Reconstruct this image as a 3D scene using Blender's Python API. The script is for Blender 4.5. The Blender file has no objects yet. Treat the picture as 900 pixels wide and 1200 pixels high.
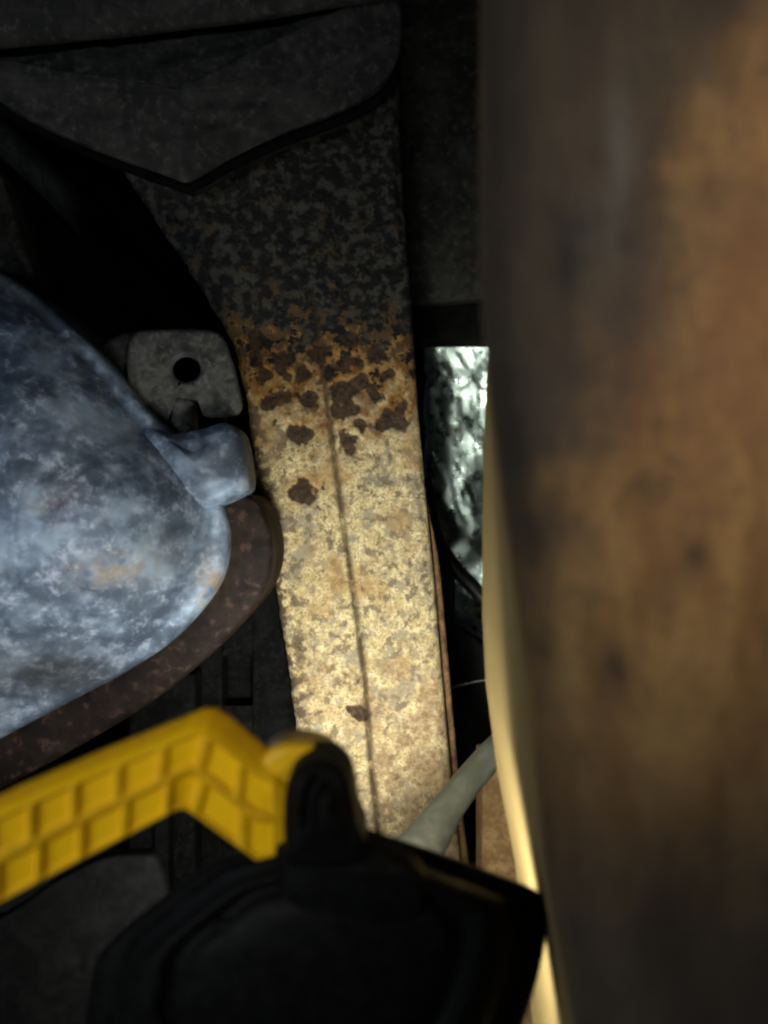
import bpy, bmesh, math, random
import numpy as np
from mathutils import Vector, noise as mnoise

# ---------------------------------------------------------------- camera, world, lights, exposure
SC = bpy.context.scene
COL = SC.collection
F = 925.0                       # focal length in photo pixels (photo is 900 x 1200)
H = 0.42                        # camera height above the floor, metres

def P(px, py, d):
    """photo pixel + distance in metres -> world point"""
    return Vector((d * (px - 450.0) / F, d, H - d * (py - 600.0) / F))

cam_d = bpy.data.cameras.new('camera'); cam = bpy.data.objects.new('camera', cam_d); COL.objects.link(cam)
cam.location = (0, 0, H); cam.rotation_euler = (math.radians(90), 0, 0)
cam_d.sensor_fit = 'HORIZONTAL'; cam_d.sensor_width = 36; cam_d.lens = 36 * F / 900
cam_d.clip_start = 0.01; cam_d.clip_end = 50
cam_d.dof.use_dof = True; cam_d.dof.focus_distance = 0.60; cam_d.dof.aperture_fstop = 7.5
SC.camera = cam

w = bpy.data.worlds.new('World'); SC.world = w; w.use_nodes = True
w.node_tree.nodes['Background'].inputs[0].default_value = (0.75, 0.85, 1, 1)
w.node_tree.nodes['Background'].inputs[1].default_value = 0.012

def aim(o, target):
    o.rotation_euler = (Vector(target) - o.location).to_track_quat('-Z', 'Y').to_euler()

def area(name, loc, target, size, power, color):
    l = bpy.data.lights.new(name, 'AREA'); l.size = size; l.energy = power; l.color = color
    o = bpy.data.objects.new(name, l); COL.objects.link(o); o.location = loc; aim(o, target); return o

def spot(name, loc, target, power, color, deg, blend, rad):
    l = bpy.data.lights.new(name, 'SPOT'); l.energy = power; l.color = color
    l.spot_size = math.radians(deg); l.spot_blend = blend; l.shadow_soft_size = rad
    o = bpy.data.objects.new(name, l); COL.objects.link(o); o.location = loc; aim(o, target); return o

# daylight leaking in under the sill, behind the camera on the left; plus two narrow spots added behind the camera
area('daylight_left', (-0.70, -0.40, H - 0.02), P(100, 950, .25), 0.25, 2.0, (0.80, 0.92, 1.0))
spot('arm_fill_spot', (-0.38, -0.50, H + 0.16), P(70, 960, .23), 9.3, (1.0, 0.97, 0.92), 15, 1.0, 0.04)  # added spot to brighten the yellow arm, no real gap behind it
spot('right_beam_fill_spot', (0.50, -0.45, H + 0.30), P(835, 350, .19), 18.0, (1.0, 0.92, 0.78), 17.5, 1.0, 0.05)  # added spot, narrow cone shaped to leave the beam's ends dark
# the work light's own beam
spot('work_light_beam', P(385, 1085, .335), P(425, 720, .62), 2.7, (.98, 1.0, 0.87), 70, 0.75, 0.018)

SC.view_settings.view_transform = 'Standard'; SC.view_settings.look = 'None'
SC.view_settings.gamma = 1; SC.view_settings.exposure = 0
SC.render.engine = 'CYCLES'; SC.cycles.filter_width = 2.2

# ---------------------------------------------------------------- material helpers
class MT:
    def __init__(s, name, rough=.7, metal=0.0):
        s.m = bpy.data.materials.new(name); s.m.use_nodes = True; s.nt = s.m.node_tree
        s.b = s.nt.nodes['Principled BSDF']; s.b.inputs['Roughness'].default_value = rough
        s.b.inputs['Metallic'].default_value = metal
        s.co = s.nt.nodes.new('ShaderNodeTexCoord').outputs['Object']
    def link(s, a, b): s.nt.links.new(a, b)
    def _in(s, sock, v):
        if hasattr(v, 'node'): s.link(v, sock)
        elif isinstance(v, tuple) and len(v) == 3 and sock.type == 'RGBA': sock.default_value = (*v, 1)
        else: sock.default_value = v
    def noise(s, scale, detail=4, rough=.6, dist=0.0, stretch=None, off=(0, 0, 0)):
        mp = s.nt.nodes.new('ShaderNodeMapping'); s.link(s.co, mp.inputs[0])
        mp.inputs['Scale'].default_value = stretch or (1, 1, 1); mp.inputs['Location'].default_value = off
        n = s.nt.nodes.new('ShaderNodeTexNoise'); s.link(mp.outputs[0], n.inputs['Vector'])
        n.inputs['Scale'].default_value = scale; n.inputs['Detail'].default_value = detail
        n.inputs['Roughness'].default_value = rough; n.inputs['Distortion'].default_value = dist
        return n.outputs['Fac']
    def voro(s, scale, feature='F1'):
        n = s.nt.nodes.new('ShaderNodeTexVoronoi'); s.link(s.co, n.inputs['Vector'])
        n.feature = feature; n.inputs['Scale'].default_value = scale
        return n.outputs['Distance']
    def math(s, op, a, b=0.0, c=None):
        n = s.nt.nodes.new('ShaderNodeMath'); n.operation = op
        s._in(n.inputs[0], a); s._in(n.inputs[1], b)
        if c is not None: s._in(n.inputs[2], c)
        return n.outputs[0]
    def step(s, x, a, b, lo=0.0, hi=1.0):
        n = s.nt.nodes.new('ShaderNodeMapRange'); n.interpolation_type = 'SMOOTHSTEP'
        s._in(n.inputs['Value'], x)
        n.inputs['From Min'].default_value = a; n.inputs['From Max'].default_value = b
        n.inputs['To Min'].default_value = lo; n.inputs['To Max'].default_value = hi
        return n.outputs['Result']
    def mix(s, f, a, b):
        n = s.nt.nodes.new('ShaderNodeMix'); n.data_type = 'RGBA'
        s._in(n.inputs[0], f); s._in(n.inputs[6], a); s._in(n.inputs[7], b)
        return n.outputs[2]
    def uv(s):
        n = s.nt.nodes.new('ShaderNodeUVMap'); n.uv_map = 'UVMap'
        q = s.nt.nodes.new('ShaderNodeSeparateXYZ'); s.link(n.outputs[0], q.inputs[0])
        return q.outputs[0], q.outputs[1]
    def attr(s, name):
        n = s.nt.nodes.new('ShaderNodeAttribute'); n.attribute_name = name; return n.outputs['Fac']
    def bump(s, h, dist=.001, strength=.5):
        n = s.nt.nodes.new('ShaderNodeBump'); s._in(n.inputs['Height'], h)
        n.inputs['Distance'].default_value = dist; n.inputs['Strength'].default_value = strength
        s.link(n.outputs[0], s.b.inputs['Normal'])
    def color(s, c): s._in(s.b.inputs['Base Color'], c)
    def rough(s, r): s._in(s.b.inputs['Roughness'], r)
    def spec(s, v): s.b.inputs['Specular IOR Level'].default_value = v

def mat_scale():
    """flaking cream-coloured scale over brown rust, oily black towards the upper end"""
    m = MT('rust_scale', .85); m.spec(.2)
    u, v = m.uv(); chip = m.attr('chip')
    n1 = m.noise(26, 5, .6); n2 = m.noise(75, 5, .65); n3 = m.noise(230, 4, .7); n4 = m.noise(70, 5, .7, off=(3, 7, 1))
    n5 = m.noise(120, 4, .6, off=(9, 2, 4)); n6 = m.noise(480, 2, .6)
    cream = m.mix(m.step(n3, .40, .62), (.53, .405, .205), (.76, .62, .37))
    cream = m.mix(m.step(n6, .35, .5, 1, 0), cream, (.36, .25, .12))
    cream = m.mix(m.step(n4, .47, .62, 0, .8), cream, (.27, .235, .18))         # grey worn blotches
    cream = m.mix(m.step(n5, .525, .61, 0, .9), cream, (.19, .145, .095))       # small dark pits
    cream = m.mix(m.step(n1, .50, .66, 0, .65), cream, (.40, .235, .09))
    low = m.math('MULTIPLY', m.step(m.math('ADD', v, m.math('MULTIPLY', m.math('SUBTRACT', n1, .5), .30)), .57, .74), m.step(n2, .36, .60))
    lowr = m.math('MULTIPLY', low, m.step(u, .25, .75, .35, .9))
    cream = m.mix(lowr, cream, m.mix(m.step(n3, .4, .6), (.24, .15, .075), (.40, .28, .16)))
    edge = m.math('MULTIPLY', m.step(u, .26, .12), m.step(n5, .40, .54))
    cream = m.mix(edge, cream, (.12, .08, .05))
    orange = m.mix(m.step(n2, .35, .65), (.20, .085, .022), (.40, .215, .065))
    vv = m.math('ADD', v, m.math('MULTIPLY', m.math('SUBTRACT', n2, .5), .26))
    vv = m.math('ADD', vv, m.math('MULTIPLY', m.math('SUBTRACT', n5, .5), .12))
    vv = m.math('ADD', vv, m.math('MULTIPLY', m.math('SUBTRACT', n1, .5), .20))
    base = m.mix(m.step(vv, .345, .445), orange, cream)
    brn = m.math('ADD', m.math('MULTIPLY', n5, .6), m.math('MULTIPLY', n2, .4))
    brn = m.math('SUBTRACT', brn, m.step(v, .30, .445, .0, .14))
    base = m.mix(m.step(brn, .46, .53, 0, .8), base, (.055, .036, .022))
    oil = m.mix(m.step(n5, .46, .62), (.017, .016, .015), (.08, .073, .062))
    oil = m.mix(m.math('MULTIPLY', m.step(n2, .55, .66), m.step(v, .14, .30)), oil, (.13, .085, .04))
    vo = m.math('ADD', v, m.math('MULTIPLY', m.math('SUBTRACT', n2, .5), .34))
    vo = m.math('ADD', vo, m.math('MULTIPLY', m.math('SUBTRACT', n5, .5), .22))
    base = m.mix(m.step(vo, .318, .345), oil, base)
    base = m.mix(m.math('MULTIPLY', m.attr('groove'), m.step(n2, .3, .55, .25, .95)), base, (.06, .038, .022))
    cn = m.math('ADD', chip, m.math('MULTIPLY', m.math('SUBTRACT', n3, .5), .9))
    base = m.mix(m.step(cn, .22, .74, 0, .95), base, m.mix(m.step(n3, .35, .65), (.020, .013, .010), (.075, .042, .026)))
    m.color(base)
    m.rough(m.step(v, .25, .4, .6, .9))
    m.bump(m.math('ADD', m.math('MULTIPLY', n3, .6), m.math('ADD', m.math('MULTIPLY', n6, .3), n2)), .0022, .75)
    return m.m

def mat_beam():
    """broad brown surface rust with dark painted patches; shade painted in on the left and lower end"""
    m = MT('brown_rust', .8); m.spec(.25)
    u, v = m.uv()
    n1 = m.noise(16, 4, .55, stretch=(1, 1, .45)); n2 = m.noise(75, 5, .65, stretch=(1, 1, .28)); n3 = m.noise(38, 4, .6, off=(4, 4, 4)); n7 = m.noise(150, 4, .65, stretch=(1, 1, .5), off=(2, 8, 5))
    n4 = m.noise(300, 3, .6)
    rust = m.mix(m.step(n2, .30, .70), (.21, .104, .036), (.37, .212, .08))
    rust = m.mix(m.step(n7, .50, .70, 0, .35), rust, (.12, .068, .034))
    rust = m.mix(m.step(n1, .45, .65, 0, .75), rust, (.21, .098, .05))
    rust = m.mix(m.step(n4, .5, .7, 0, .35), rust, (.12, .07, .04))
    paint_shade = m.mix(n2, (.026, .025, .024), (.06, .053, .046))
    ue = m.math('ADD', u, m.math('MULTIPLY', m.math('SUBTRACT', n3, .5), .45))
    dark_mask = m.math('MULTIPLY', m.step(m.math('ADD', ue, m.math('MULTIPLY', v, .5)), .62, .38), m.step(u, .17, .2, 0, .85))  # shade of the left shoulder painted into the colour
    dark_mask = m.math('MAXIMUM', dark_mask, m.step(n3, .56, .72, 0, .5))
    dark_mask = m.math('MAXIMUM', dark_mask, m.step(m.math('ADD', v, m.math('MULTIPLY', m.math('SUBTRACT', n1, .5), .5)), .60, .95, 0, .8))  # shade at the lower end painted into the colour
    col = m.mix(dark_mask, rust, paint_shade)
    smear = m.math('MULTIPLY', m.attr('smear'), m.step(n2, .35, .6))
    col = m.mix(m.math('MULTIPLY', smear, .35), col, (.17, .18, .18))
    col = m.mix(m.math('MULTIPLY', m.attr('smudge'), m.step(n3, .30, .55, .2, .9)), col, (.022, .021, .021))
    ochre = m.mix(n2, (.28, .185, .065), (.42, .30, .125))
    col = m.mix(m.step(u, .185, .165), col, ochre)
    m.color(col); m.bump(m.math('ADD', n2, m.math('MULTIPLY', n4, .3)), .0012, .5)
    return m.m

def mat_alloy():
    m = MT('oxidised_alloy', .55, .25)
    n1 = m.noise(24, 4, .6, 0); n2 = m.noise(85, 4, .65, .1); n3 = m.noise(210, 4, .7); n4 = m.noise(13, 3, .5, off=(5, 1, 2))
    f = m.math('ADD', m.math('MULTIPLY', n1, .55), m.math('MULTIPLY', n2, .45))
    c = m.mix(m.step(f, .39, .60), (.095, .13, .19), (.255, .325, .47))
    c = m.mix(m.step(n1, .50, .66, 0, .6), c, (.42, .54, .70))
    c = m.mix(m.step(m.math('ADD', m.math('MULTIPLY', n2, .6), m.math('MULTIPLY', n3, .4)), .50, .66, 0, .8), c, (.56, .63, .78))
    c = m.mix(m.math('MULTIPLY', m.attr('stain'), m.step(n2, .40, .58)), c, (.30, .19, .085))
    c = m.mix(m.math('MULTIPLY', m.attr('drab'), m.step(n2, .25, .5, .75, 1)), c, (.045, .042, .04))
    m.color(c); m.rough(m.step(n2, .3, .7, .45, .75)); m.bump(m.math('ADD', n2, m.math('MULTIPLY', n3, .4)), .0010, .4)
    return m.m

def mat_two(name, a, b, scale=60, rough=.8, metal=0.0, bump=.4, lo=.38, hi=.64, bdist=.001, fine=None, spec=.3):
    m = MT(name, rough, metal); m.spec(spec)
    n1 = m.noise(scale, 5, .65, .3); n2 = m.noise(scale * 4, 3, .6)
    f = m.math('ADD', m.math('MULTIPLY', n1, .7), m.math('MULTIPLY', n2, .3))
    c = m.mix(m.step(f, lo, hi), a, b)
    if fine: c = m.mix(m.step(n2, .56, .68, 0, .7), c, fine)
    m.color(c); m.rough(m.step(n1, .3, .7, max(.05, rough - .12), min(1, rough + .1)))
    m.bump(m.math('ADD', n1, m.math('MULTIPLY', n2, .4)), bdist, bump)
    return m.m

M = {}
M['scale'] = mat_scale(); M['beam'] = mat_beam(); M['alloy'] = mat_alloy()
M['drab'] = mat_two('grimy_steel', (.014, .0137, .0133), (.038, .037, .035), 55, .8, fine=(.052, .05, .046), spec=.15)
M['gusset'] = mat_two('dusty_steel', (.028, .027, .026), (.06, .058, .053), 38, .8, fine=(.09, .087, .08), spec=.12)
M['black'] = mat_two('black_steel', (.004, .004, .004), (.011, .0105, .010), 40, .7, spec=.1)
M['pan'] = mat_two('underbody_paint', (.002, .002, .002), (.005, .0048, .0045), 12, .9, spec=.02)
M['bracket'] = mat_two('dull_cast_iron', (.035, .034, .031), (.11, .106, .096), 70, .7, fine=(.15, .143, .13))
M['rim'] = mat_two('rusty_flange', (.012, .0085, .0075), (.030, .020, .017), 35, .7, fine=(.075, .042, .034), spec=.1)
M['lip'] = mat_two('rusty_lip', (.09, .045, .02), (.24, .13, .06), 140, .85, bump=.8)
M['plate'] = mat_two('ochre_rust', (.20, .105, .04), (.36, .22, .095), 90, .85)
M['foil'] = mat_two('crinkled_foil', (.55, .68, .63), (.75, .88, .83), 60, .33, 1.0, bump=.35, bdist=.0015)
M['matt'] = mat_two('matt_black', (.003, .003, .003), (.006, .006, .006), 90, .9, bump=.1, spec=.03)  # for the shadow-gap tube and the splash panel
M['rubber'] = mat_two('black_rubber', (.008, .008, .008), (.016, .016, .016), 90, .5, bump=.1)
M['plastic'] = mat_two('black_plastic', (.004, .004, .004), (.007, .007, .007), 200, .55, bump=.06, bdist=.0004, spec=.06)
M['hose'] = mat_two('grey_hose', (.05, .049, .036), (.085, .082, .062), 40, .42, bump=.05)
M['dim'] = mat_two('dim_steel', (.005, .005, .005), (.012, .0118, .0115), 55, .9, fine=(.018, .0175, .017), spec=.05)
M['yellow'] = mat_two('yellow_plastic', (.66, .38, .004), (.76, .455, .008), 60, .42, bump=.08, bdist=.0004)
M['concrete'] = mat_two('concrete', (.05, .05, .048), (.11, .108, .10), 14, .9)
M['steel'] = mat_two('bare_steel', (.25, .26, .25), (.5, .52, .5), 200, .35, .9)
def mat_arm():
    m = MT('grubby_yellow_plastic', .45); m.spec(.3)
    n1 = m.noise(60, 4, .6); n2 = m.noise(260, 3, .6)
    c = m.mix(n1, (.86, .50, .003), (.94, .58, .006))
    c = m.mix(m.math('MULTIPLY', m.attr('dirt_shade'), m.step(n2, .25, .6, .45, .8)), c, (.44, .205, .005))  # dirt together with painted recess shade
    c = m.mix(m.step(n1, .60, .72, 0, .35), c, (.25, .14, .01))
    m.color(c); m.bump(n2, .0003, .2); return m.m
M['arm'] = mat_arm()
gl = MT('led_lens', .2); gl.b.inputs['Emission Color'].default_value = (.97, 1, .89, 1); gl.b.inputs['Emission Strength'].default_value = 24; M['led'] = gl.m

# ---------------------------------------------------------------- mesh helpers
def link(name, me, mat, parent=None, smooth=True):
    o = bpy.data.objects.new(name, me); COL.objects.link(o)
    if mat is not None: me.materials.append(mat)
    if smooth:
        for p in me.polygons: p.use_smooth = True
    if parent is not None: o.parent = parent
    return o

def tag(o, label, cat, group=None, kind=None):
    if label: o['label'] = label
    if cat: o['category'] = cat
    if group: o['group'] = group
    if kind: o['kind'] = kind
    return o

def empty(name, loc, label, cat):
    o = bpy.data.objects.new(name, None); COL.objects.link(o); o.location = loc
    tag(o, label, cat); o.empty_display_size = .02
    return o

def child(name, me, mat, parent, smooth=True, label=None):
    o = link(name, me, mat, None, smooth)
    loc = Vector((0, 0, 0)); q = parent
    while q is not None: loc += q.location; q = q.parent
    o.parent = parent; me.transform(__import__('mathutils').Matrix.Translation(-loc))
    if label: o['label'] = label
    return o

def lerp_path(path, y):
    """path: list of (px, py[, ...]) sorted by py -> values at py with linear interpolation"""
    a = np.array(path, float)
    return [np.interp(y, a[:, 1], a[:, k]) for k in range(a.shape[1]) if k != 1]

def catmull(pts, n, closed=False):
    pts = [Vector(p) for p in pts]; out = []; m = len(pts)
    segs = m if closed else m - 1
    for i in range(segs):
        g = (lambda k: pts[k % m]) if closed else (lambda k: pts[min(max(k, 0), m - 1)])
        p0, p1, p2, p3 = g(i - 1), g(i), g(i + 1), g(i + 2)
        for k in range(n):
            t = k / n
            out.append(.5 * ((2 * p1) + (p2 - p0) * t + (2 * p0 - 5 * p1 + 4 * p2 - p3) * t * t + (3 * p1 - p0 - 3 * p2 + p3) * t ** 3))
    if not closed: out.append(pts[-1])
    return out

def grid_mesh(name, rows, uvs=None, closed_u=False, attrs=None, cap=False):
    nr, nc = len(rows), len(rows[0])
    verts = [tuple(p) for r in rows for p in r]
    faces = []
    for i in range(nr - 1):
        for j in range(nc if closed_u else nc - 1):
            k = (j + 1) % nc
            faces.append((i * nc + j, i * nc + k, (i + 1) * nc + k, (i + 1) * nc + j))
    if cap:
        faces.append(tuple(reversed(range(nc)))); faces.append(tuple((nr - 1) * nc + j for j in range(nc)))
    me = bpy.data.meshes.new(name); me.from_pydata(verts, [], faces)
    if uvs:
        flat = [u for r in uvs for u in r]; lay = me.uv_layers.new(name='UVMap')
        idx = np.empty(len(me.loops), int); me.loops.foreach_get('vertex_index', idx)
        lay.data.foreach_set('uv', np.array(flat, float)[idx].ravel())
    for nm, vals in (attrs or {}).items():
        a = me.attributes.new(nm, 'FLOAT', 'POINT'); a.data.foreach_set('value', np.array(vals, float))
    me.validate(); me.update()
    bm = bmesh.new(); bm.from_mesh(me); bmesh.ops.recalc_face_normals(bm, faces=bm.faces); bm.to_mesh(me); bm.free()
    return me

def fbm(p, sc, oct=3, off=0.0):
    return mnoise.fractal(Vector((p[0] * sc + off, p[1] * sc, p[2] * sc - off)), 1.0, 2.0, oct)

def plate_mesh(name, outline, d, thick, bevel=.0015, bulge=0.0, smooth_n=4, rings=10, wob=0.0, seed=0, dfun=None, bev_steps=3, attrs=None):
    """outline in px (star-shaped round its centroid); front at distance d (or dfun(px,py)), real thickness going back"""
    pts = catmull([(p[0], p[1], 0) for p in outline], smooth_n, True) if smooth_n > 1 else [Vector((p[0], p[1], 0)) for p in outline]
    c = sum(pts, Vector()) / len(pts)
    D = dfun or (lambda x, y: d)
    rows = []; A = {k: [] for k in (attrs or {})}
    def add(row, pix):
        rows.append(row)
        for k, fn in (attrs or {}).items(): A[k] += [fn(x, y) for x, y in pix]
    # back, side, bevel, front rings
    def ring(s, inset, dz):
        row = []; pix = []
        for p in pts:
            q = c + (p - c) * s
            v = (q - c); L = v.length
            if L > 1e-6: q = c + v * max(0, (L - inset) / L)
            r = 1 - s
            dd = D(q.x, q.y) + dz - bulge * (1 - s * s)
            w3 = P(q.x, q.y, dd)
            if wob and s <= 1: w3.y += wob * fbm((w3.x, 0, w3.z), 60, 3, seed)
            row.append(w3); pix.append((q.x, q.y))
        add(row, pix)
    dm = D(c.x, c.y); bpx = bevel * F / dm
    def back():                                    # straight back in world space, not along the rays
        row = []; pix = []
        for p in pts:
            w3 = P(p.x, p.y, D(p.x, p.y)); w3.y += thick; row.append(w3); pix.append((p.x, p.y))
        return row, pix
    br, bp = back()
    cen = sum(br, Vector()) / len(br)
    add([cen + (x - cen) * 1e-4 for x in br], bp); add(br, bp)
    row = [P(p.x, p.y, D(p.x, p.y) + bevel) for p in pts]; add(row, bp)
    for k in range(1, bev_steps + 1):
        a = k / bev_steps * math.pi / 2
        ring(1.0, bpx * (1 - math.cos(a)), bevel * (1 - math.sin(a)))
    for k in range(1, rings + 1):
        s = 1 - k / rings
        ring(max(s, 1e-4), bpx * (s if s > .02 else 0), 0)
    return grid_mesh(name, rows, closed_u=True, attrs=A)

def tube_mesh(name, pts, radii, n=20, closed=False, flat=1.0, up=Vector((0, 0, 1))):
    pts = [Vector(p) for p in pts]; rows = []
    for i, p in enumerate(pts):
        t = (pts[min(i + 1, len(pts) - 1)] - pts[max(i - 1, 0)]).normalized()
        a = t.cross(up)
        a = (a if a.length > 1e-4 else t.cross(Vector((0, 1, 0)))).normalized(); b = t.cross(a)
        r = radii[i] if hasattr(radii, '__len__') else radii
        rows.append([p + a * (r * math.cos(2 * math.pi * k / n)) + b * (r * flat * math.sin(2 * math.pi * k / n)) for k in range(n)])
    return grid_mesh(name, rows, closed_u=True, cap=True)

def box_mesh(name, x0, x1, y0, y1, z0, z1, bevel=.002, cuts=0):
    bm = bmesh.new(); bmesh.ops.create_cube(bm, size=1)
    for v in bm.verts:
        v.co = Vector(((x0 + x1) / 2 + v.co.x * (x1 - x0), (y0 + y1) / 2 + v.co.y * (y1 - y0), (z0 + z1) / 2 + v.co.z * (z1 - z0)))
    if bevel: bmesh.ops.bevel(bm, geom=list(bm.edges), offset=bevel, segments=3, affect='EDGES', profile=.6)
    me = bpy.data.meshes.new(name); bm.to_mesh(me); bm.free(); return me

def pbox(name, x0, y0, x1, y1, d, thick, bevel=.002):
    a = P(x0, y0, d); b = P(x1, y1, d)
    return box_mesh(name, a.x, b.x, d, d + thick, b.z, a.z, bevel)

# ---------------------------------------------------------------- the setting
fl = link('floor', box_mesh('floor', -1.0, 1.0, -.9, 1.1, -.03, 0, 0), M['concrete'], smooth=False); fl['kind'] = 'structure'
up = link('underbody', box_mesh('underbody', -1.0, 1.0, .98, 1.02, 0.001, 1.4, .004), M['pan'], smooth=False); up['kind'] = 'structure'

# ---------------------------------------------------------------- rusty rail in the middle
RL = [(100, 60), (118, 130), (140, 195), (180, 255), (240, 345), (272, 400), (290, 470), (300, 560), (313, 620), (325, 700), (340, 790), (348, 870), (362, 960), (388, 1100), (400, 1180)]
RR = [(470, 60), (468, 130), (473, 230), (480, 320), (485, 400), (490, 480), (500, 590), (509, 680), (519, 800), (530, 920), (540, 1010), (555, 1100), (562, 1180)]
RC = [(330, 60), (350, 250), (371, 370), (384, 480), (400, 600), (415, 700), (428, 800), (435, 900), (443, 970), (455, 1100), (460, 1180)]
def rail_d(y): return .655 - .055 * (y / 1200.0)

CH = [  # flaked-off spots: cx, cy, rx, ry
    (352, 507, 15, 13), (352, 574, 20, 12), (329, 468, 13, 10), (361, 468, 11, 9), (318, 474, 8, 7), (405, 518, 13, 13),
    (398, 457, 13, 13), (421, 452, 15, 10), (408, 482, 13, 10), (425, 496, 11, 8), (459, 494, 18, 12), (440, 462, 8, 6), (421, 424, 7, 5),
    (314, 440, 12, 10), (330, 428, 14, 12), (352, 438, 12, 9), (402, 428, 13, 10), (440, 420, 14, 9), (375, 415, 12, 10), (300, 398, 12, 10), (455, 440, 9, 7), (412, 400, 13, 9), (420, 832, 10, 9), (338, 440, 7, 6), (427, 838, 6, 8), (470, 478, 9, 9), (300, 420, 11, 9), (392, 480, 8, 7)]
def chip(x, y):
    best = 0
    w1 = 00.95 * mnoise.noise(Vector((x * .07, y * .07, 1.7))) + .35 * mnoise.noise(Vector((x * .22, y * .22, 5)))
    for cx, cy, rx, ry in CH:
        q = math.hypot((x - cx) / rx, (y - cy) / ry)
        if q < 2: best = max(best, min(1, max(0, (1.35 - q - w1) / .7)))
    return best

def build_rail():
    ys = list(np.linspace(60, 1180, 470)); nf = 120
    rows = []; uvs = []; ch = []; gv = []
    for y in ys:
        xl, = lerp_path(RL, y); xr, = lerp_path(RR, y); xc, = lerp_path(RC, y); d = rail_d(y)
        # wavy flaked left edge
        xl += 2.2 * mnoise.noise(Vector((y * .035, 3, 1))) + 1.5 * mnoise.noise(Vector((y * .12, 8, 2)))
        row = []; uv = []
        def put(x, yy, dd, u, c=0.0, g=0.0):
            gv.append(g)
            p = P(x, yy, dd)
            row.append(p); uv.append((u, yy / 1200.0)); ch.append(c)
        rad = .007
        # left side wall from the back
        base_l = P(xl, y, d + rad); base_r = P(xr, y, d + rad)
        for k in range(8):
            q = Vector((base_l.x + .004 * (1 - k / 8), d + rad + .075 * (1 - k / 8), base_l.z)); row.append(q); uv.append((0.02 + .07 * k / 8, y / 1200)); ch.append(0); gv.append(0)
        rpx = rad * F / d
        for k in range(6):
            a = k / 6 * math.pi / 2
            put(xl + rpx * (1 - math.cos(a)), y, d + rad * (1 - math.sin(a)), .10 + .05 * k / 6)
        for k in range(nf + 1):
            t = k / nf; x = xl + rpx + (xr - xl - 2 * rpx) * t
            c = chip(x, y)
            dd = d - .004 * math.sin(math.pi * t)
            g = (x - xc) / 3.0
            amp = .0036 * min(1, max(0, (y - 330) / 120.0)) * (1 + .4 * mnoise.noise(Vector((y * .05, 0, 9))))
            dd += amp * math.exp(-g * g)                      # pressed groove
            dd += -.0012 * (1 / (1 + math.exp(-(x - xc) / 4)))  # right half stands a little proud
            pw = P(x, y, dd)
            dd += .0007 * fbm(pw, 150, 3) + .0011 * fbm(pw, 35, 2, 4)
            dd += .0013 * min(1, c * 1.6)
            put(x, y, dd, .15 + .72 * t, c, math.exp(-g * g * .8) * min(1, amp / .0016))
        for k in range(1, 7):
            a = math.pi / 2 * (1 - k / 6)
            put(xr - rpx * (1 - math.cos(a)), y, d + rad * (1 - math.sin(a)), .87 + .05 * k / 6)
        for k in range(1, 8):
            q = Vector((base_r.x - .003 * k / 8, d + rad + .075 * k / 7, base_r.z)); row.append(q); uv.append((.92 + .07 * k / 8, y / 1200)); ch.append(0); gv.append(0)
        rows.append(row); uvs.append(uv)
    return grid_mesh('web', rows, uvs, attrs={'chip': ch, 'groove': gv})

rail = empty('frame_rail', P(470, 600, .66) * 1, 'rusty sheet-metal frame rail with flaking cream scale, dark chips and a pressed centre groove', 'frame rail')
rail.location.z = 0
child('web', build_rail(), M['scale'], rail)
# thin lip welded along the right edge
LP = [(501, 590), (510, 650), (517, 730), (526, 830), (535, 930), (545, 1010), (558, 1110), (566, 1180)]
lp_rows = []
for y in np.linspace(590, 1180, 110):
    x, = lerp_path(LP, y); d = rail_d(y) + .012
    x += .8 * mnoise.noise(Vector((y * .06, 4, 0)))
    wpx = 4.5 * min(1, (y - 585) / 90)
    lp_rows.append([P(x - wpx, y, d + .045), P(x - wpx, y, d + .002), P(x - wpx * .5, y, d), P(x + wpx * .5, y, d), P(x + wpx, y, d + .002), P(x + wpx, y, d + .045)])
child('edge_lip', grid_mesh('edge_lip', lp_rows, closed_u=True, cap=True), M['lip'], rail, label='thin red-brown rusty lip along the right edge')

# ---------------------------------------------------------------- gusset plate and cross member over the rail's upper end
def jag(path, a=1.2): return path
gus_outline = [(-60, 60), (-10, 68), (60, 62), (150, 52), (250, 40), (340, 28), (430, 0), (462, -20), (472, 30), (464, 80), (440, 112), (395, 136), (330, 160), (270, 188), (235, 208), (217, 214), (195, 206), (150, 190), (90, 166), (40, 142), (5, 122), (-30, 100), (-70, 80)]
gus = empty('gusset_plate', P(220, 130, .62), 'dark dusty gusset plate with a pointed lower edge over the rail top', 'gusset plate')
child('plate', plate_mesh('plate', gus_outline, .60, .028, .003, .012, 5, 16, .003, 3, dfun=lambda x, y: .615 + .00004 * (x - 200)), M['gusset'], gus)
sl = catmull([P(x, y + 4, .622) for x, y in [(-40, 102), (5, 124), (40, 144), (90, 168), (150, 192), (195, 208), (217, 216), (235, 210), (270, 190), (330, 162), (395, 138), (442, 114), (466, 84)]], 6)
child('shadow_gap_tube', tube_mesh('shadow_gap_tube', sl, .0042, 12), M['matt'], gus, label='black tube standing in for the shadow gap along the lower edge')  # black tube put where the gap under the plate lies in shadow
cm_rows = []
for x in np.linspace(-140, 640, 60):
    yb = np.interp(x, [-140, 0, 150, 300, 440, 640], [72, 60, 44, 26, 2, -30])
    d = .60
    ring = []
    for (dy, dd) in [(-160, .06), (-160, .0), (-60, -.006), (-22, -.002), (-8, .003), (-2, .010), (0, .02), (0, .06)]:
        ring.append(P(x, yb + dy, d + dd))
    cm_rows.append(ring)
cmo = link('cross_member', grid_mesh('cross_member', cm_rows, closed_u=True, cap=True), M['gusset'])
tag(cmo, 'smooth dark grey cross member running above the pointed gusset plate', 'cross member')

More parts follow.
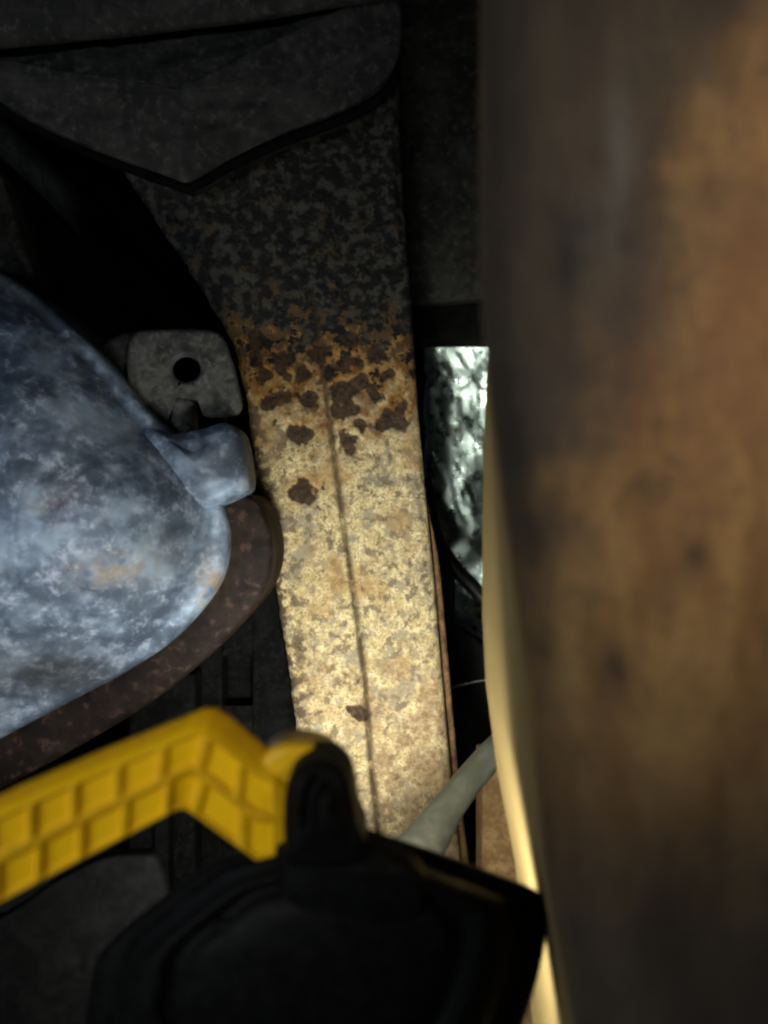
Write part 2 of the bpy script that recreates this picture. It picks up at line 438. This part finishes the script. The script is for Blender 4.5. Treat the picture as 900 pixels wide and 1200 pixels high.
# ---------------------------------------------------------------- dark diagonal brace in the gap left of the rail
br_pts = [P(-80, 90, .80), P(60, 210, .79), P(170, 330, .78), P(250, 430, .77), P(330, 560, .76)]
br_m = mat_two('brace_paint', (.02, .019, .018), (.045, .043, .04), 40, .8, spec=.1)
brs = tube_mesh('diagonal_brace', catmull(br_pts, 8), .045, 24, flat=.4)
tag(link('diagonal_brace', brs, br_m), 'black diagonal brace deep in the gap behind the alloy housing', 'brace')

# ---------------------------------------------------------------- alloy housing on the left
def gauss(x, y, cx, cy, rx, ry): return math.exp(-((x - cx) / rx) ** 2 - ((y - cy) / ry) ** 2)
house = empty('gear_housing', P(60, 640, .55), 'bulging blue-grey oxidised alloy gear housing with a brown rusty flange', 'gear housing'); house.location.z = 0
ho = [(-260, 330), (-120, 300), (-20, 312), (30, 335), (75, 372), (112, 408), (150, 452), (178, 484), (208, 512), (238, 545), (258, 585), (268, 630), (262, 672), (240, 710), (200, 752), (150, 786), (90, 818), (30, 850), (-30, 880), (-130, 920), (-260, 950), (-380, 800), (-420, 620), (-380, 440)]
def hd(x, y):
    return .53
def hstain(x, y): return min(1, .6 * gauss(x, y, 118, 672, 38, 22) + .3 * gauss(x, y, 60, 590, 30, 25) + .8 * gauss(x, y, 255, 690, 25, 40) + .5 * gauss(x, y, 165, 660, 30, 18))
def hdrab(x, y):
    g = 0.8 / (1 + math.exp((y - 362 - .25 * x) / 14))  # darker towards the casing's upper edge
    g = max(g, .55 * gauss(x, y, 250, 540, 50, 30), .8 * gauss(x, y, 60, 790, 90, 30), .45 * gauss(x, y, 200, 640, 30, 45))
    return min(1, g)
child('casing', plate_mesh('casing', ho, .53, .10, .010, .065, 6, 40, .0025, 11, attrs={'stain': hstain, 'drab': hdrab}, bev_steps=5), M['alloy'], house, label='mottled blue-grey and white oxidised alloy casing')
lug = [(150, 520), (172, 500), (200, 508), (235, 503), (262, 496), (280, 505), (288, 535), (291, 568), (282, 580), (262, 590), (235, 600), (190, 600), (155, 570)]
child('lug', plate_mesh('lug', lug, .523, .03, .013, .004, 5, 12, .0012, 4, attrs={'stain': hstain, 'drab': hdrab}, bev_steps=5), M['alloy'], house)
# flange ring behind: follows the lower-right border of the casing
fo = [(-320, 520), (-100, 480), (120, 500), (230, 560), (262, 588), (285, 578), (303, 590), (316, 618), (320, 652), (312, 688), (285, 728), (235, 778), (170, 828), (90, 876), (10, 920), (-80, 962), (-240, 1010), (-420, 960), (-460, 720)]
child('flange', plate_mesh('flange', fo, .548, .06, .006, 0.0, 6, 10, .0015, 5, bev_steps=5), M['rim'], house, label='brown rusty flange round the lower edge')
# mounting ear with a bolt hole, above the casing
def ring_plate(name, outer, hole_c, hole_r, d, thick, bev=.003, n=72):
    op = catmull([(a, b, 0) for a, b in outer], 8, True)
    hc = Vector((hole_c[0], hole_c[1], 0)); rows = []
    bpx = bev * F / d
    def orow(inset, dz):
        r = []
        for p in op:
            v = p - hc; q = hc + v * ((v.length - inset) / v.length); r.append(P(q.x, q.y, d + dz))
        return r
    def hrow(rad, dz):
        return [P(hc.x + rad * (p - hc).normalized().x, hc.y + rad * .9 * (p - hc).normalized().y, d + dz) for p in op]
    rows += [hrow(hole_r, thick), orow(0, thick), orow(0, bev), orow(bpx * .3, bev * .3), orow(bpx, 0)]
    a, b = orow(bpx, 0), hrow(hole_r + bpx * .6, 0)
    for k in range(1, 6):
        rows.append([x.lerp(y, k / 6) + Vector((0, .0008 * fbm(x.lerp(y, k / 6), 90), 0)) for x, y in zip(a, b)])
    rows[-1] = [p + Vector((0, -.0012, 0)) for p in hrow(hole_r + bpx * 1.5, 0)]
    rows += [[p + Vector((0, -.0012, 0)) for p in b], hrow(hole_r + bpx * .2, bev * .3), hrow(hole_r, bev), hrow(hole_r, thick)]
    return grid_mesh(name, rows, closed_u=True)
ear = [(149, 432), (151, 404), (162, 389), (200, 386), (245, 387), (262, 396), (272, 420), (281, 455), (284, 478), (272, 488), (240, 488), (236, 474), (222, 468), (202, 470), (195, 482), (194, 500), (178, 498), (160, 478), (150, 456)]
child('mounting_ear', ring_plate('mounting_ear', ear, (219, 433), 16, .545, .022), M['bracket'], house, label='dull grey mounting ear with a round bolt hole')
child('ear_web', plate_mesh('ear_web', [(112, 410), (128, 398), (160, 390), (175, 430), (180, 500), (150, 480), (125, 440)], .553, .02, .004, 0, 4, 6, .001, 3), M['drab'], house)
child('ear_backing', pbox('ear_backing', 195, 405, 262, 505, .575, .015, .003), M['black'], house)
bp = [P(214, 520, .556), P(214, 468, .556)]
child('bolt', tube_mesh('bolt', [bp[0].lerp(bp[1], k / 6) for k in range(7)], .0105, 20), M['bracket'], house)
# arm of the housing that rises at the left border of the view
ua = [(-120, 180), (-10, 195), (10, 225), (28, 280), (45, 330), (40, 360), (-20, 380), (-120, 370)]
child('neck', plate_mesh('neck', ua, .56, .05, .008, .01, 5, 8, .002, 2), M['drab'], house)

# ---------------------------------------------------------------- dark members behind, lower left
def ladder(name, x0, y0, x1, y1, d, hole, label, cat):
    t = empty(name, P((x0 + x1) / 2, 600, d), label, cat); t.location.z = 0
    a, b = P(x0, y0, d), P(x1, y1, d)
    if hole:
        hx0, hy0, hx1, hy1 = hole
        h0, h1 = P(hx0, hy0, d), P(hx1, hy1, d)
        child('upright', box_mesh('upright', a.x, h0.x, d, d + .03, .0, a.z, .002), M['dim'], t, False)
        child('upright', box_mesh('upright', h1.x, b.x, d, d + .03, .0, a.z, .002), M['dim'], t, False)
        child('backing', box_mesh('backing', a.x + .004, b.x - .004, d + .032, d + .037, .0, a.z - .01, .001), M['dim'], t, False)
        child('rung', box_mesh('rung', h0.x, h1.x, d + .003, d + .028, h0.z, a.z - .004, .001), M['dim'], t, False)
        child('rung', box_mesh('rung', h0.x, h1.x, d + .003, d + .028, 0.002, h1.z, .001), M['dim'], t, False)
    return t
ladder('slotted_bracket', 232, 640, 352, 1100, .70, (260, 770, 296, 828), 'dark grimy slotted bracket standing between the housing and the rusty rail', 'bracket')
bs = empty('body_strut', P(190, 600, .64), 'dark grey upright strut half hidden behind the yellow bracket', 'strut'); bs.location.z = 0
a = P(150, 790, .66); b = P(228, 1200, .66)
child('post', box_mesh('post', a.x, b.x, .66, .69, 0, a.z, .004), M['dim'], bs, False)
a = P(178, 930, .64); b = P(196, 1200, .64)
child('rib', box_mesh('rib', a.x, b.x, .645, .665, 0, a.z, .003), M['black'], bs, False)
sp_o = [(-140, 1130), (0, 1075), (60, 1035), (120, 1005), (170, 1000), (185, 1010), (195, 1050), (205, 1110), (215, 1200), (215, 1330), (40, 1400), (-140, 1400)]
spn = plate_mesh('splash_panel', sp_o, .42, .006, .002, 0, 3, 10, .002, 8, dfun=lambda x, y: .40 + .0002 * (900 - y) * .1)
tag(link('splash_panel', spn, M['matt']), 'dark grey sheet panel low beside the black lamp body', 'panel')

# ---------------------------------------------------------------- right of the rail: dark panel, bar, foil duct
t1 = plate_mesh('dark_panel', [(440, -80), (640, -80), (640, 345), (600, 347), (486, 356), (470, 340), (462, 160), (450, 60)], .755, .02, .003, .004, 3, 10, .002, 6)
tag(link('side_panel', t1, M['gusset']), 'dark grey upright panel between the rusty rail top and the broad rusty beam', 'panel')
t2 = box_mesh('bar', P(470, 0, .80).x, P(640, 0, .80).x, .80, .85, P(0, 396, .80).z, P(0, 335, .80).z, .006)
tag(link('cross_bar', t2, M['black'], smooth=False), 'black cross bar resting on the silver foil duct', 'bar')
def foil_mesh():
    rows = []
    for y in np.linspace(330, 800, 220):
        row = []
        for k in range(90):
            a = math.radians(-200 + 220 * k / 89.0)
            rr = .075
            c = P(567, y, .965); c.y -= .16 * (c.z - H) + .72 * (c.z - H) ** 2
            q = Vector((c.x + rr * math.cos(a), c.y + .22 * rr * math.sin(a), c.z))
            n = Vector((.22 * math.cos(a), math.sin(a), 0)).normalized()
            h = 1 - abs(mnoise.noise(Vector((q.x * 70, q.y * 70, q.z * 45 + 40 * q.x)))) * 2
            h2 = 1 - abs(mnoise.noise(Vector((q.x * 160 + 9, q.y * 160, q.z * 120 - 90 * q.x)))) * 2
            h3 = mnoise.noise(Vector((q.x * 25, q.y * 25, q.z * 18)))
            row.append(q + n * (.0009 * h + .0003 * h2 + .006 * h3))
        rows.append(row)
    return grid_mesh('wrap', rows, closed_u=True, cap=True)
fd = empty('foil_duct', P(592, 600, .9), 'duct wrapped in crinkled silver foil in the gap beside the rusty rail', 'duct'); fd.location.z = 0
child('wrap', foil_mesh(), M['foil'], fd)
st = catmull([P(498, 560, .80), P(508, 620, .80), P(530, 662, .80), P(556, 690, .795), P(600, 740, .79)], 8)
tag(link('rubber_hose', tube_mesh('rubber_hose', st, .0075, 16), M['rubber']), 'black rubber hose crossing in front of the silver foil duct', 'hose')
bk = plate_mesh('black_bracket', [(470, 600), (502, 600), (516, 634), (532, 676), (533, 698), (527, 720), (527, 758), (538, 776), (620, 785), (620, 900), (470, 900)], .77, .02, .003, 0, 3, 6, .002, 5)
tag(link('steel_bracket', bk, M['black']), 'black steel bracket below the foil duct in the narrow gap', 'bracket')
gl_ = catmull([P(528, 806, .765), P(550, 800, .765), P(572, 796, .765), P(600, 792, .765)], 5)
tag(link('wire_clip', tube_mesh('wire_clip', gl_, .0016, 10), M['steel']), 'thin bright steel clip edge glinting below the silver foil', 'clip')
rp = box_mesh('rust_plate', P(565, 0, .56).x, P(640, 0, .56).x, .56, .60, 0, P(0, 890, .56).z, .003)
tag(link('rust_plate', rp, M['plate'], smooth=False), 'ochre rusty plate standing behind the grey hose and broad beam', 'plate')

# ---------------------------------------------------------------- grey hose in front of the rail
hp = catmull([P(440, 1120, .44), P(470, 1030, .46), P(500, 985, .475), P(528, 943, .49), P(556, 907, .50), P(590, 872, .51), (P(660, 820, .52))], 8)
nr = len(hp)
rad = [np.interp(k / (nr - 1), [0, .2, .38, .5, .65, 1], [.017, .0165, .0125, .0100, .0092, .0095]) for k in range(nr)]
tag(link('grey_hose', tube_mesh('grey_hose', hp, rad, 28, flat=.75, up=Vector((0, 1, 0))), M['hose']), 'grey flexible hose bending from the lamp up behind the broad beam', 'hose')

# ---------------------------------------------------------------- broad near beam on the right
BF = [(562, -80), (563, 340), (568, 420), (577, 500), (589, 590), (602, 680), (614, 780), (626, 900), (640, 1040), (666, 1170), (690, 1300), (718, 1500), (762, 1920), (800, 2645)]
BB = [(640, -80), (605, 200), (582, 330), (571, 430), (567, 520), (565, 620), (565, 720), (569, 800), (582, 900), (603, 1010), (617, 1130), (624, 1200), (640, 1300), (680, 1500), (700, 2645)]
def build_beam():
    rows = []; uvs = []; sm = []; sg = []
    d0, d1 = .19, .44
    ys = list(np.linspace(-80, 2640, 440))
    for y in ys:
        xf, = lerp_path(BF, y); xb, = lerp_path(BB, y)
        zz = P(0, y, d0).z
        row = []; uv = []; vpx = y / 1200
        A = P(xf, y, d0 + .022); B0 = P(xb, y, d1)
        B = Vector((B0.x, d1, zz)) if True else B0
        # the back edge of a horizontal section: look up its pixel row at distance d1
        yb = 600 + (H - zz) * F / d1
        xb2, = lerp_path(BB, yb); B = Vector((d1 * (xb2 - 450) / F, d1, zz))
        right = .165
        prof = []
        prof += [(Vector((right, d1, zz)), .0)]
        prof += [(Vector((B.x + .006, d1 + .006, zz)), .02), (Vector((B.x + .001, d1 + .003, zz)), .03)]
        mid = A.lerp(B, .5); mid.x += .006
        for k in range(0, 21):
            t = k / 20
            q = B.lerp(mid, t).lerp(mid.lerp(A, t), t)
            prof.append((q, .03 + .15 * t))
        # broad rounded shoulder on to the front
        rr = .030
        for k in range(1, 13):
            a = k / 12 * math.pi / 2
            prof.append((Vector((A.x + rr * (1 - math.cos(a)), A.y - .022 * math.sin(a), zz)), .18 + .12 * k / 12))
        x0 = A.x + rr
        for k in range(1, 50):
            t = k / 49
            prof.append((Vector((x0 + (right - x0) * t, d0 - .006 * math.sin(min(1, t * 1.3) * math.pi / 2), zz)), .30 + .65 * t))
        for q, u in prof:
            if q.y < d1 - .02:
                q = q + Vector((0, .0012 * fbm(q, 30, 3), 0))
            row.append(q); uv.append((u, vpx))
            px = 450 + q.x * F / q.y; py = 600 - (q.z - H) * F / q.y
            sg.append(min(1, sum(gauss(px, py, a_, b_, c_, d_) for a_, b_, c_, d_ in ((664, 318, 17, 30), (680, 285, 20, 26), (702, 255, 22, 22), (735, 285, 12, 14), (655, 250, 14, 20), (815, 655, 16, 26), (720, 790, 20, 40)))))
            sm.append(min(1, .9 * gauss(px, py, 728, 180, 16, 80) + .6 * gauss(px, py, 700, 260, 30, 50)))
        rows.append(row); uvs.append(uv)
    return grid_mesh('beam_shell', rows, uvs, closed_u=True, attrs={'smear': sm, 'smudge': sg}, cap=True)
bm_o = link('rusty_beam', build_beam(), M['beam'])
tag(bm_o, 'broad brown rusty steel beam with dark painted patches and painted-in shade, upright beside the lamp', 'beam')

# ---------------------------------------------------------------- work light
lamp = empty('work_light', P(380, 1100, .28), 'black and yellow portable work light seen from behind, shining on the rusty rail', 'work light'); lamp.location.z = 0
hy = 1302
lo = [(104, 1170), (112, 1128), (140, 1092), (215, 1032), (250, 1008), (290, 996), (335, 985), (430, 978), (470, 984), (550, 1012), (622, 1040), (638, 1058), (640, 1098), (626, 1160), (602, 1225), (560, hy - 20), (500, hy), (200, hy), (130, hy - 40), (98, 1220)]
def ring_loft(name, outline, steps, smooth_n=6, sq=1.0):
    pts = catmull([(p[0], p[1], 0) for p in outline], smooth_n, True)
    c = sum(pts, Vector()) / len(pts); rows = []
    for s, d in steps:
        rows.append([P(c.x + (p.x - c.x) * s, c.y + (p.y - c.y) * s, d) for p in pts])
    return grid_mesh(name, rows, closed_u=True)
hs = ring_loft('housing', lo, [(.001, .312), (.80, .312), (.86, .312), (.87, .306), (.92, .306), (.945, .303), (.96, .298), (1, .284), (.985, .280), (.95, .278), (.90, .277), (.87, .274), (.84, .262), (.80, .255), (.74, .251), (.70, .250), (.68, .2515), (.66, .2535), (.60, .2535), (.58, .251), (.50, .249), (.3, .247), (.001, .246)])
child('housing', hs, M['plastic'], lamp)
lz = ring_loft('lens', lo, [(.001, .3155), (.70, .3155), (.80, .3145), (.82, .3125)])
child('lens', lz, M['led'], lamp)
# cooling ribs across the back of the housing
for k in range(5):
    y = 1085 + k * 26
    a = P(250 + 6 * k, y, .2515); b = P(500 - 4 * k, y + 4, .2515)
    rows = []
    pts = [a.lerp(b, t / 10) for t in range(11)]
    child('cooling_rib', tube_mesh('cooling_rib', pts, .0022, 12), M['plastic'], lamp)
# low round cap on the left of the back
dc = P(232, 1108, .262)
rows = []
for (r, dy) in [(.0125, .014), (.0125, .001), (.0118, -.0006), (.0105, -.001), (.006, -.001), (.0001, -.001)]:
    rows.append([dc + Vector((r * math.cos(a * math.pi / 18), dy, r * math.sin(a * math.pi / 18))) for a in range(36)])
child('screw_cap', grid_mesh('screw_cap', rows, closed_u=True), M['plastic'], lamp)
# pivot boss on the housing top
boss = plate_mesh('pivot_boss', [(322, 1000), (335, 985), (372, 978), (425, 984), (465, 1000), (496, 1026), (500, 1060), (480, 1085), (400, 1090), (335, 1060)], .247, .010, .005, .003, 4, 8)
child('pivot_boss', boss, M['plastic'], lamp)
# yellow bracket arm: upper and lower borders, lofted with a grid of recesses
up_p = [(-200, 1052, .215), (-60, 983, .224), (0, 954, .228), (100, 910, .236), (200, 869, .243), (226, 858, .245), (240, 858, .246), (256, 868, .247), (300, 905, .250), (345, 925, .253)]
lo_p = [(-200, 1166, .215), (-60, 1094, .224), (0, 1060, .228), (100, 1007, .236), (196, 957, .243), (207, 951, .245), (216, 951, .246), (228, 958, .247), (300, 1011, .250), (345, 1000, .253)]
su = [0, 2.9, 4.1, 6.1, 8.0, 8.5, 8.75, 9.05, 10.3, 11.2]     # arm length in recess cells at each control pair
def arm_mesh():
    nS, nT = 560, 80; dirt_shade = []
    S = np.linspace(0, 11.2, nS); rows = []
    upa = np.array(up_p); loa = np.array(lo_p)
    for s in S:
        U = P(*[np.interp(s, su, upa[:, k]) for k in range(3)]); L = P(*[np.interp(s, su, loa[:, k]) for k in range(3)])
        th = .011; row = []
        back = Vector((.0015, th, .0050))           # the strap's thickness leans upwards, so its top edge shows
        row.append(L + back); row.append(L + back * .3); dirt_shade += [.5, .3]
        for k in range(nT + 1):
            t = k / nT
            q = L.lerp(U, t)
            e = min(t, 1 - t) / .05
            dy = 0.0016 * (1 - min(1, e)) ** 2
            # recess cells: two rows, staggered
            r_ = 0 if t < .5 else 1
            tt = (t * 2) % 1.0; ss = (s + (.18 if r_ else 0)) % 1.0
            fs = min(ss, 1 - ss) / .5; ft = min(tt, 1 - tt) / .5
            m = min(1, max(0, (fs - .15) / .14)) * min(1, max(0, (ft - .17) / .15))
            if s > 10.6: m *= max(0, 1 - (s - 10.6) / .1)
            dy += .0018 * m
            dirt_shade.append((.75 * (1 - m) * min(1, e * .6) + .5 * max(0, 1 - abs(m - .75) / .25)) * (.8 + .5 * mnoise.noise(q * 160)))  # ribs and pocket walls darkened: dirt plus painted recess shade
            row.append(q + Vector((0, dy, 0)))
        row.append(U + back * .3); row.append(U + back * .9); row.append(U + back); dirt_shade += [.6, 1, 1]
        rows.append(row)
    return grid_mesh('bracket_arm', rows, closed_u=True, cap=True, attrs={'dirt_shade': dirt_shade})
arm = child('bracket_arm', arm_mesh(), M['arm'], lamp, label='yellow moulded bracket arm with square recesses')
ey = plate_mesh('bracket_eye', [(302, 905), (308, 885), (328, 873), (352, 871), (376, 876), (390, 886), (396, 905), (398, 960), (385, 990), (340, 1000), (318, 985), (306, 950)], .254, .016, .003, 0, 5, 8)
child('bracket_eye', ey, M['yellow'], lamp)
kn = plate_mesh('pivot_knob', [(333, 985), (333, 940), (338, 912), (350, 897), (370, 890), (392, 894), (408, 910), (415, 935), (420, 965), (428, 985), (424, 1010), (385, 1018), (340, 1012)], .240, .020, .006, .004, 5, 12, bev_steps=6)
child('pivot_knob', kn, M['plastic'], lamp)
rdg = [P(352, 968, .2385), P(350, 945, .2372), P(354, 922, .2372), P(364, 908, .2385)]
child('grip_ridge', tube_mesh('grip_ridge', catmull(rdg, 6), .0013, 10), M['plastic'], lamp)
rdg = [P(368, 972, .2375), P(366, 948, .2362), P(369, 926, .2362), P(378, 911, .2375)]
child('grip_ridge', tube_mesh('grip_ridge', catmull(rdg, 6), .0013, 10), M['plastic'], lamp)
